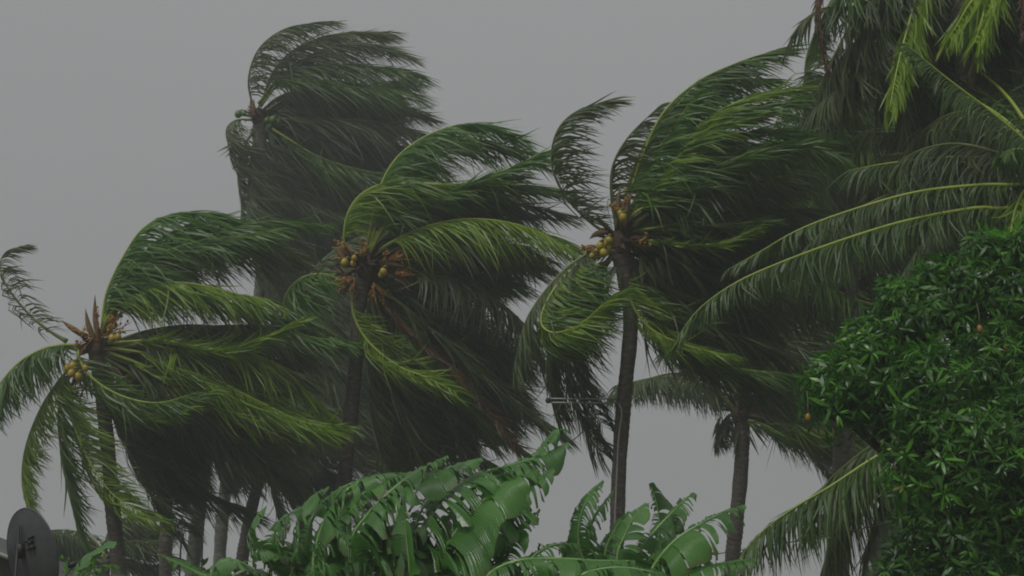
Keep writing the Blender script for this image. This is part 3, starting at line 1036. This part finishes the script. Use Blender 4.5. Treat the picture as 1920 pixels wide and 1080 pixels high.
# ------------------------------------------------------------------ banana plants
def banana_leaf(plant, pts, W=.30, flow=-70, mat='banana', lee=1.0, wnd=.45, tear=1.0, fd=0.0, side=1, curl=.8, seed=None):
    R = np.random.default_rng(int(rng.integers(1 << 30)) if seed is None else seed)
    c, ln = spline(pts, 48)
    s = np.linspace(0, 1, 48)
    mb = MB()
    mb.tube(c, .020 * (1 - s) ** .8 + .005 + .014 * np.exp(-s * 9), 7)
    lf = mb.obj('leaf', M['midrib'], plant)
    Tc = nrm(np.gradient(c, axis=0))
    ref = np.array([-.4, -.35, .85])
    bl = MB()
    uvs = []
    t0 = .14
    for sd, ww in ((side, lee), (-side, wnd)):
        t = t0
        ph = R.uniform(0, 6.28, 8)
        am = R.uniform(.5, 1.0, 4)

        def sm(tt, o):
            return am[o % 4] * math.sin(tt * 9 + ph[o]) + .6 * math.sin(tt * 23 + ph[(o + 3) % 8])
        while t < .995:
            dt = (1.0 if ww > .75 or sd == side else .5) * float(np.clip(R.exponential(.027 / tear) + .012, .014, .24))
            t1 = min(t + dt, 1.0)
            ncol = max(3, int((t1 - t) / .015) + 1)
            lee_half = sd == side or ww > .75
            off = R.normal(0, 6 if lee_half else 20)
            offd = R.normal(0, .10 if lee_half else .4)
            lj = R.uniform(.9, 1.06) if R.random() > .15 else R.uniform(.6, .9)
            if not lee_half:
                lj = R.uniform(.35, 1.15)
            shrink = R.uniform(.0, .09)
            Kx = 6
            tw = R.normal(0, .07)
            rows = []
            uvr = []
            for ci in range(ncol):
                u = ci / (ncol - 1)
                tt = t + (t1 - t) * u
                b0 = np.array([np.interp(tt, s, c[:, k]) for k in range(3)])
                T = nrm(np.array([np.interp(tt, s, Tc[:, k]) for k in range(3)]))
                Nn = nrm(ref - (T @ ref) * T)
                S = np.cross(T, Nn) * sd
                wprof = max(.04, math.sin(math.pi * min(1, ((tt - t0) / (1 - t0)) * .96 + .04) ** .75)) ** .55
                wl = 1.5 * W * ww * wprof * lj * (1 - .10 * abs(u - .5) * R.uniform(.5, 1.5))
                d0 = nrm(S + .28 * T + .30 * Nn)
                f1 = flow_vec(flow + 13 * sm(tt, 0) + off, fd + .22 * sm(tt, 1) + offd)
                cb = curl * (1 + .22 * sm(tt, 2))
                wl *= 1 + .08 * sm(tt, 3)
                cur = b0 + Nn * .006
                r_ = [cur]
                for k in range(Kx):
                    w = min(1, (k + .3) / Kx * cb * 1.25)
                    dv = nrm(d0 * (1 - w) + f1 * w + Nn * (.10 * math.sin(k * 1.3 + 2 * sm(tt, 1)) + R.normal(0, .025)) + Nn * (.07 * math.cos(u * math.pi * 2) * k / Kx) + T * (tw * k * .12 - (u - .5) * shrink * 2))
                    cur = cur + dv * wl / Kx
                    r_.append(cur)
                rows.append(r_)
                uvr.append([(tt, k / Kx) for k in range(Kx + 1)])
            rows = np.array(rows)
            nc = ncol
            kk = Kx + 1
            i, j = np.meshgrid(np.arange(nc - 1), np.arange(kk - 1), indexing='ij')
            a = (i * kk + j).ravel()
            bl.add(rows.reshape(-1, 3), np.stack([a, a + kk, a + kk + 1, a + 1], -1))
            uvs.append(np.array(uvr).reshape(-1, 2))
            t = t1 + (.0003 if R.random() > .12 else R.uniform(.004, .02))
    bo = bl.obj('blade', M[mat], lf)
    uv = np.vstack(uvs)
    me = bo.data
    layer = me.uv_layers.new(name='UVMap')
    vi = np.empty(len(me.loops), np.int32)
    me.loops.foreach_get('vertex_index', vi)
    layer.data.foreach_set('uv', uv[vi].astype(np.float32).ravel())
    return lf


def banana_plant(label, x, d, top_y, leaves, rad=.085):
    top = P(x, top_y, d)
    base = np.array([top[0] + .05, top[1] + .05, 0])
    t = thing('banana_plant', label, 'banana plant', base, 'banana plants along the bottom of the picture')
    mb = MB()
    c, _ = spline([base + np.array([0, 0, -.1]), base * .5 + top * .5, top], 16)
    mb.tube(c, np.linspace(rad * 1.25, rad * .6, 16) * (1 + .05 * np.sin(np.arange(16) * 2.1)), 12)
    mb.obj('pseudostem', M['pstem'], t)
    for line in leaves.strip().splitlines():
        head, spec = line.strip().split('|')
        h = head.split()
        kw = {e.split('=')[0]: float(e.split('=')[1]) for e in h[5:]}
        xy = [tuple(float(q) for q in p.split(',')) for p in spec.split()]
        dd0, dd1 = float(h[1]), float(h[2])
        n = len(xy)
        pts = [top] + [P(px, py, d + dd0 + (dd1 - dd0) * i / (n - 1)) for i, (px, py) in enumerate(xy)]
        banana_leaf(t, pts, float(h[4]), float(h[3]), {'n': 'banana', 'p': 'banana_p', 'k': 'banana_d'}[h[0]], **kw)
    return t


banana_plant('banana plant under the tilted trunk, leaves curling over at its left', 590, 13.6, 1190, '''
p 0 -.1 -55 .22 wnd=.5 | 560,1100 505,1060 480,1010 478,975 500,950
p 0 -.2 -20 .20 wnd=.6 side=-1 | 545,1100 515,1070 490,1030 467,1004
n 0 .1 -80 .24 wnd=.4 | 560,1110 553,1040 560,980 580,938 617,913
n -.1 0 -75 .20 wnd=.7 | 610,1110 625,1010 628,960 625,930 640,917
n -.2 .1 -70 .28 wnd=.4 | 590,1120 590,1040 615,965 660,912 720,890 760,888
n -.3 -.2 -60 .26 wnd=.6 tear=2 | 620,1110 600,1060 610,1010 640,970 690,935
k .2 .5 -70 .28 | 620,1110 650,1050 690,990 720,940
k .3 .5 -90 .28 | 570,1110 530,1050 520,1010 545,985
k -.4 -.4 -90 .30 | 600,1120 640,1070 690,1050 740,1070
n .1 .3 -70 .30 wnd=.5 | 600,1110 575,1030 590,965 635,920 690,895
n .0 .1 -75 .26 wnd=.5 | 560,1110 520,1050 515,1000 540,965 585,945
n -.5 -.4 -20 .14 tear=2.5 wnd=1 | 680,1130 672,1070 655,1020 640,1000
''')
banana_plant('tallest banana plant in the middle, its torn leaves swept up to the right', 800, 13.2, 1200, '''
n -.1 .3 -75 .34 wnd=.35 | 690,1110 660,1020 690,965 740,915 790,880 838,856
n -.4 -.3 -80 .16 wnd=1.0 tear=.25 curl=.35 | 768,1130 768,1060 762,1000 758,948
n -.3 .2 -62 .50 wnd=.4 tear=.7 | 800,1120 810,1080 850,1005 900,945 950,905 1005,880
n .1 .5 -68 .48 wnd=.35 tear=1.3 | 800,1100 790,1010 830,935 890,895 960,872 1020,855 1062,832
n .3 .6 -65 .30 wnd=.6 tear=1.5 | 820,1100 870,990 930,910 990,870 1020,835 1042,808 1062,808
n .2 .5 -75 .40 wnd=.4 | 810,1100 830,1000 870,930 930,895 990,885
k .4 .6 -75 .42 | 800,1110 780,1000 800,940 840,900
k .1 .2 -80 .40 | 780,1110 720,1030 700,990 720,950 770,920
k .5 .7 -70 .42 | 830,1110 880,1040 930,985 990,950
n -.5 -.4 -85 .30 tear=.6 | 860,1120 890,1080 920,1060 960,1060
k -.2 0 -85 .36 | 770,1120 740,1060 760,1010 800,985
n .0 .3 -70 .36 wnd=.5 | 740,1110 700,1010 720,950 780,905 850,875 900,860
n -.2 .1 -68 .40 wnd=.5 | 820,1110 860,1040 920,975 980,925 1035,880
n .2 .4 -72 .34 wnd=.5 | 690,1120 630,1010 650,955 700,915 770,885
p -.3 -.1 -75 .26 wnd=.5 | 850,1130 880,1070 920,1025 975,995
''')
banana_plant('low banana plant with broad horizontal leaves at the bottom centre', 1010, 12.8, 1200, '''
n -.3 -.2 -88 .34 wnd=.3 curl=1.0 | 960,1130 910,1090 960,1055 1040,1048 1120,1052 1190,1052
n .1 .4 -75 .20 wnd=.6 | 950,1110 945,1060 970,1005 1012,955
n 0 .3 -80 .26 wnd=.5 | 1000,1120 990,1060 1030,1025 1080,1020
k .4 .7 -75 .3 | 960,1110 900,1050 910,1015 950,1000
p -.1 .2 -80 .12 wnd=.9 tear=.5 curl=.4 | 900,1130 890,1070 896,1020 902,985
k .2 .4 -85 .3 | 1030,1110 1040,1070 1080,1050 1140,1070
n -.5 -.4 -85 .30 | 1050,1130 1080,1085 1150,1065 1230,1075 1280,1095
''')
banana_plant('banana plant in front of the bracket palm, one broad pale leaf facing forward', 1180, 13.4, 1190, '''
n .1 .3 -70 .22 wnd=.8 tear=1.8 | 1120,1100 1088,1030 1088,975 1105,930 1132,902
n .2 .4 -75 .20 wnd=.5 tear=1.5 | 1120,1100 1098,1030 1115,970 1150,920
n .1 .2 -65 .20 wnd=.8 tear=.8 | 1140,1100 1135,1040 1155,990 1180,960
p -.2 -.1 -50 .34 wnd=.7 tear=.35 curl=.45 | 1165,1110 1158,1045 1172,1005 1190,970 1212,945
n -.1 .2 -68 .28 wnd=.4 | 1190,1100 1190,1050 1225,1000 1260,962 1298,925
k .4 .5 -75 .26 tear=1.2 | 1200,1100 1235,1010 1235,960 1222,905
k .3 .5 -80 .26 | 1200,1100 1250,1010 1262,970 1275,935
n .2 .3 -80 .26 | 1200,1110 1230,1050 1260,1020 1290,1010
k .3 .3 -85 .3 | 1170,1110 1130,1060 1140,1030 1170,1010
''')
banana_plant('rightmost banana plant, one leaf pointing right past the slim trunk', 1250, 12.9, 1200, '''
n -.1 .1 -78 .34 wnd=.35 tear=.8 | 1220,1110 1225,1065 1265,1015 1310,985 1350,965 1395,948
n -.3 -.2 -85 .24 wnd=.5 | 1250,1130 1270,1085 1320,1066 1370,1055 1412,1048
k .2 .3 -80 .34 | 1240,1110 1260,1050 1300,1030 1340,1040
n .1 .2 -80 .3 | 1230,1110 1210,1070 1230,1040 1270,1030
''')
banana_plant('single banana plant by the dish with one smooth whole leaf', 120, 14.2, 1190, '''
p -.1 0 -35 .24 wnd=.8 tear=.12 curl=.35 | 120,1130 140,1085 165,1055 192,1033 218,1020
n .1 .1 -70 .26 tear=.4 | 130,1140 170,1100 215,1080 260,1090
''')
banana_plant('low banana plant left of centre with narrow bent leaves', 420, 13.8, 1200, '''
n .1 .1 -60 .14 wnd=.7 tear=.6 | 440,1160 410,1095 370,1075 330,1055 295,1040
p -.1 0 -60 .22 wnd=.5 tear=.6 | 400,1120 400,1070 430,1050 465,1062 490,1080
k .1 .2 -70 .24 | 420,1120 440,1080 480,1070 520,1090
''')

# ------------------------------------------------------------------ house corner and satellite dish
dR = 14.8
hb = P(-160, 1100, dR)
hb[2] = 0
HS = thing('house', 'dark house gable end with corrugated roof at the bottom left corner', 'house', hb)
ridge, eave = P(-330, 910, dR), P(150, 1098, dR)
left = ridge * 2 - eave
left[2] = eave[2]
depth = np.array([0, 5.0, 0])
for nm_, e in (('roof', eave), ('roof', left)):
    b = MB()
    n = 90
    u = np.linspace(0, 1, n)
    wave = .016 * np.sin(u * 60 * math.pi)
    a = ridge + depth * u[:, None] + np.array([0, 0, 1]) * wave[:, None]
    c = e + depth * u[:, None] + np.array([0, 0, 1]) * wave[:, None]
    v = np.vstack([a, c, a - [0, 0, .006], c - [0, 0, .006]])
    i = np.arange(n - 1)
    b.add(v, np.vstack([np.stack([i, i + 1, n + i + 1, n + i], -1), np.stack([2 * n + i, 3 * n + i, 3 * n + i + 1, 2 * n + i + 1], -1)]))
    b.obj('roof', M['roof'], HS)
b = MB()
dv = nrm(eave - ridge)
b.tube([ridge + [0, -.03, .0], (ridge + eave) / 2 + [0, -.03, .0], eave + [0, -.03, .0]], .022, 8)
b.tube([ridge + [0, -.03, .0], left + [0, -.03, .0]], .022, 8)
b.obj('verge_trim', M['pipe'], HS)
b = MB()
er, el, rd = eave - dv * .35 + [0, .2, -.03], left + [.35, .2, .1], ridge + [0, .2, -.04]
el[2] = er[2]
fr = np.array([er, rd, el, [el[0], el[1], -.1], [er[0], er[1], -.1]])
bk = fr + depth * .92
v = np.vstack([fr, bk])
b.add(v, [(0, 4, 9, 5), (2, 7, 8, 3), (0, 2, 3, 4), (5, 9, 8, 7)], [(0, 1, 2), (5, 7, 6)])
b.obj('wall', M['wall'], HS, smooth=False)

dS = 14.3
sc_ = P(46, 1044, dS)
DS = thing('satellite_dish', 'grey oval satellite dish seen from behind at the lower left', 'satellite dish', np.array([sc_[0] - .05, sc_[1] - .12, 0]))
az, tl = math.radians(42), math.radians(16)
ax = np.array([math.sin(az) * math.cos(tl), math.cos(az) * math.cos(tl), math.sin(tl)])
xr = nrm(np.cross(ax, [0, 0, 1.0]))
yr = np.cross(xr, ax)
b = MB()
nr, ns = 8, 40
vv = []
for k in range(nr + 1):
    r = .43 * k / nr
    for q in range(ns):
        th = 2 * math.pi * q / ns
        vv.append(sc_ + xr * r * math.cos(th) * .94 + yr * r * math.sin(th) + ax * (.45 * r * r))
vv = np.array(vv)
i, j = np.meshgrid(np.arange(nr), np.arange(ns), indexing='ij')
a = (i * ns + j).ravel()
a2 = (i * ns + (j + 1) % ns).ravel()
fq = np.stack([a, a2, a2 + ns, a + ns], -1)
b.add(np.vstack([vv, vv - ax * .006]), np.vstack([fq, fq[:, ::-1] + len(vv)]))
b.obj('reflector', M['dish'], DS)
th = np.linspace(0, 2 * math.pi, 41)
b = MB()
b.tube(sc_ + np.outer(np.cos(th) * .404, xr) + np.outer(np.sin(th) * .43, yr) + ax * .082, .010, 6, cap=False)
b.obj('rim', M['dish'], DS)
b = MB()
bc = sc_ - ax * .03 + yr * .06
b.box(bc, .07, .05, .13, np.stack([xr, ax, yr], 1))
b.obj('mount_plate', M['black'], DS)
for (u, w) in ((.085, .10), (.13, .13), (.09, .03), (.135, .04), (.12, .085)):
    q = MB()
    pc = sc_ + xr * u * 1.3 + yr * (w + .04) + ax * (.45 * (u * u + w * w) - .012)
    q.tube([pc + ax * .01, pc - ax * .03], .017, 8)
    q.obj('bolt', M['black'], DS)
b = MB()
pp = sc_ - ax * .08
b.tube([[pp[0], pp[1], -.1], pp + [0, 0, -.6], pp + [0, 0, .30]], .011, 8)
b.obj('pole', M['black'], DS)
b = MB()
lo = sc_ - yr * .43 + ax * .082
e = sc_ + ax * .50 - yr * .18
b.tube([lo, (lo + e) / 2 - [0, 0, .03], e], .012, 7)
arm = b.obj('feed_arm', M['dish'], DS)
b = MB()
b.tube([e + ax * .05, e - ax * .06], [.03, .025], 10)
b.obj('feed_horn', M['black'], arm)

# small junction box on the roof verge
b = MB()
jb = P(92, 1063, dR - .05)
b.box(jb, .10, .08, .12)
b.tube([jb + [.0, 0, -.06], jb + [0, 0, -.22]], .012, 6)
o = b.obj('junction_box', M['pipe'], None, False, origin=jb)
o['label'] = 'small grey box on the roof edge beside the dish'
o['category'] = 'box'

# ------------------------------------------------------------------ cable bracket on the trunk, conduit, wire, rods
b0, b1 = P(1165, 752, dD - .02), P(1028, 751, dD - .35)
BR = thing('cable_bracket', 'pale double rod bracket fixed to the trunk, sticking out left', 'bracket', b0)
for k, off in (('rod', .03), ('rod', -.03)):
    q = MB()
    q.tube([b0 + [0, 0, off], (b0 + b1) / 2 + [0, 0, off], b1 + [0, 0, off]], .011, 7)
    q.obj('rod', M['pipe'], BR)
q = MB()
q.ball(b1, .045, (1, 1, 1))
q.obj('insulator', M['black'], BR)
q = MB()
q.box((b0 + b1) / 2, .02, .03, .10)
q.obj('spacer', M['black'], BR)
q = MB()
c, _ = spline([P(1160, 757, dD - .16), P(1166, 775, dD - .17), P(1160, 820, dD - .17), P(1156, 900, dD - .16), P(1152, 1000, dD - .16), P(1150, 1080, dD - .16)], 30)
q.tube(c, .011, 6)
q.obj('conduit', M['pipe'], BR)

w0, w1 = P(1160, 1066, dD - .16), P(1890, 940, dM + .5)
q = MB()
c, ln = spline([w0, P(1380, 1033, 20.5), P(1560, 1003, 18), P(1660, 982, 16.6), w1], 60)
q.tube(c, .007, 5)
for k in range(3, 58, 3):
    for s_ in range(2):
        dvv = nrm(rng.normal(0, 1, 3))
        q.tube([c[k] - dvv * .028, c[k] + dvv * .028], .004, 4)
o = q.obj('barbed_wire', M['wire'], None, origin=w0)
o['label'] = 'thin barbed wire strung from the bracket palm to the mango tree'
o['category'] = 'wire'

for (x, y0, d, r, lab) in ((341, 988, 22, .016, 'thin black iron rod standing between two background trunks'),
                           (381, 1000, 23, .014, 'thin dark rod standing just right of the leaning grey trunk')):
    tp = P(x, y0, d)
    q = MB()
    q.tube([[tp[0], tp[1], -.1], tp * .6 + np.array([tp[0], tp[1], 0]) * .4, tp - [0, 0, .12], tp], [r, r, r * .8, r * .2], 8)
    o = q.obj('iron_rod', M['black'], None, origin=np.array([tp[0], tp[1], 0]))
    o['label'] = lab
    o['category'] = 'rod'
    o['group'] = 'iron rods'


# ------------------------------------------------------------------ small shrubs
def shrub(label, x, y, d, h, spread, n, leaf, mat, tw=.006):
    top = P(x, y, d)
    base = np.array([top[0], top[1], 0])
    t = thing('shrub', label, 'shrub', base, 'shrubs')
    q = MB()
    lv_p, lv_w, lv_v = [], [], []
    st = top - [0, 0, h]
    q.tube([base - [0, 0, .05], base * .5 + st * .5, st], [.022, .018, .012], 7)
    for i in range(n):
        th = rng.uniform(0, 2 * math.pi)
        dv = nrm(np.array([math.cos(th) * spread + .15, math.sin(th) * spread, h * rng.uniform(.5, 1)]))
        le = h * rng.uniform(.6, 1.05)
        c, _ = spline([st, st + dv * le * .5 + rng.normal(0, .02, 3), st + dv * le + np.array([.10, 0, -.03])], 8)
        q.tube(c, np.linspace(tw, tw * .4, 8), 5)
        for k in range(7):
            p = c[int(rng.integers(3, 8))]
            dl = nrm(rng.normal(0, 1, 3) + np.array([.7, 0, -.2]))
            L_ = leaf * rng.uniform(.6, 1.2)
            lv_p.append([p, p + dl * L_ * .35, p + dl * L_ * .7 + [0, 0, -.01], p + dl * L_ + [0, 0, -.03]])
            lv_w.append(np.array([.02, .22, .18, .01]) * L_)
            lv_v.append(nrm(np.cross(dl, rng.normal(0, 1, 3))))
    q.obj('stem', M['twig'], t)
    q = MB()
    q.ribbons(np.array(lv_p), np.array(lv_w), np.array(lv_v))
    o = q.obj('foliage', M[mat], t)
    o['kind'] = 'stuff'


shrub('sparse twiggy shrub with drooping fine leaves between the banana plants', 1055, 985, 15.5, .32, .16, 9, .11, 'g')
shrub('small leafy shrub right of the dish', 130, 1020, 16.5, .5, .35, 26, .08, 'mango_l')
shrub('leafy bush low behind the rods at lower left', 400, 1030, 19.0, .6, .5, 30, .13, 'd')

# ------------------------------------------------------------------ rain haze
b = MB()
b.box((0, 20, 12.0), 390, 400, 27.0)
hm, n, out = new_mat('rain_haze')
pv = n.nodes.new('ShaderNodeVolumePrincipled')
pv.inputs['Color'].default_value = (.86, .88, .9, 1)
pv.inputs['Density'].default_value = 0.0031
pv.inputs['Anisotropy'].default_value = 0.2
n.links.new(pv.outputs[0], out.inputs['Volume'])
o = b.obj('haze', hm, None, False)
o['kind'] = 'stuff'

for o in ALL:
    if '_w' in o:
        del o['_w']
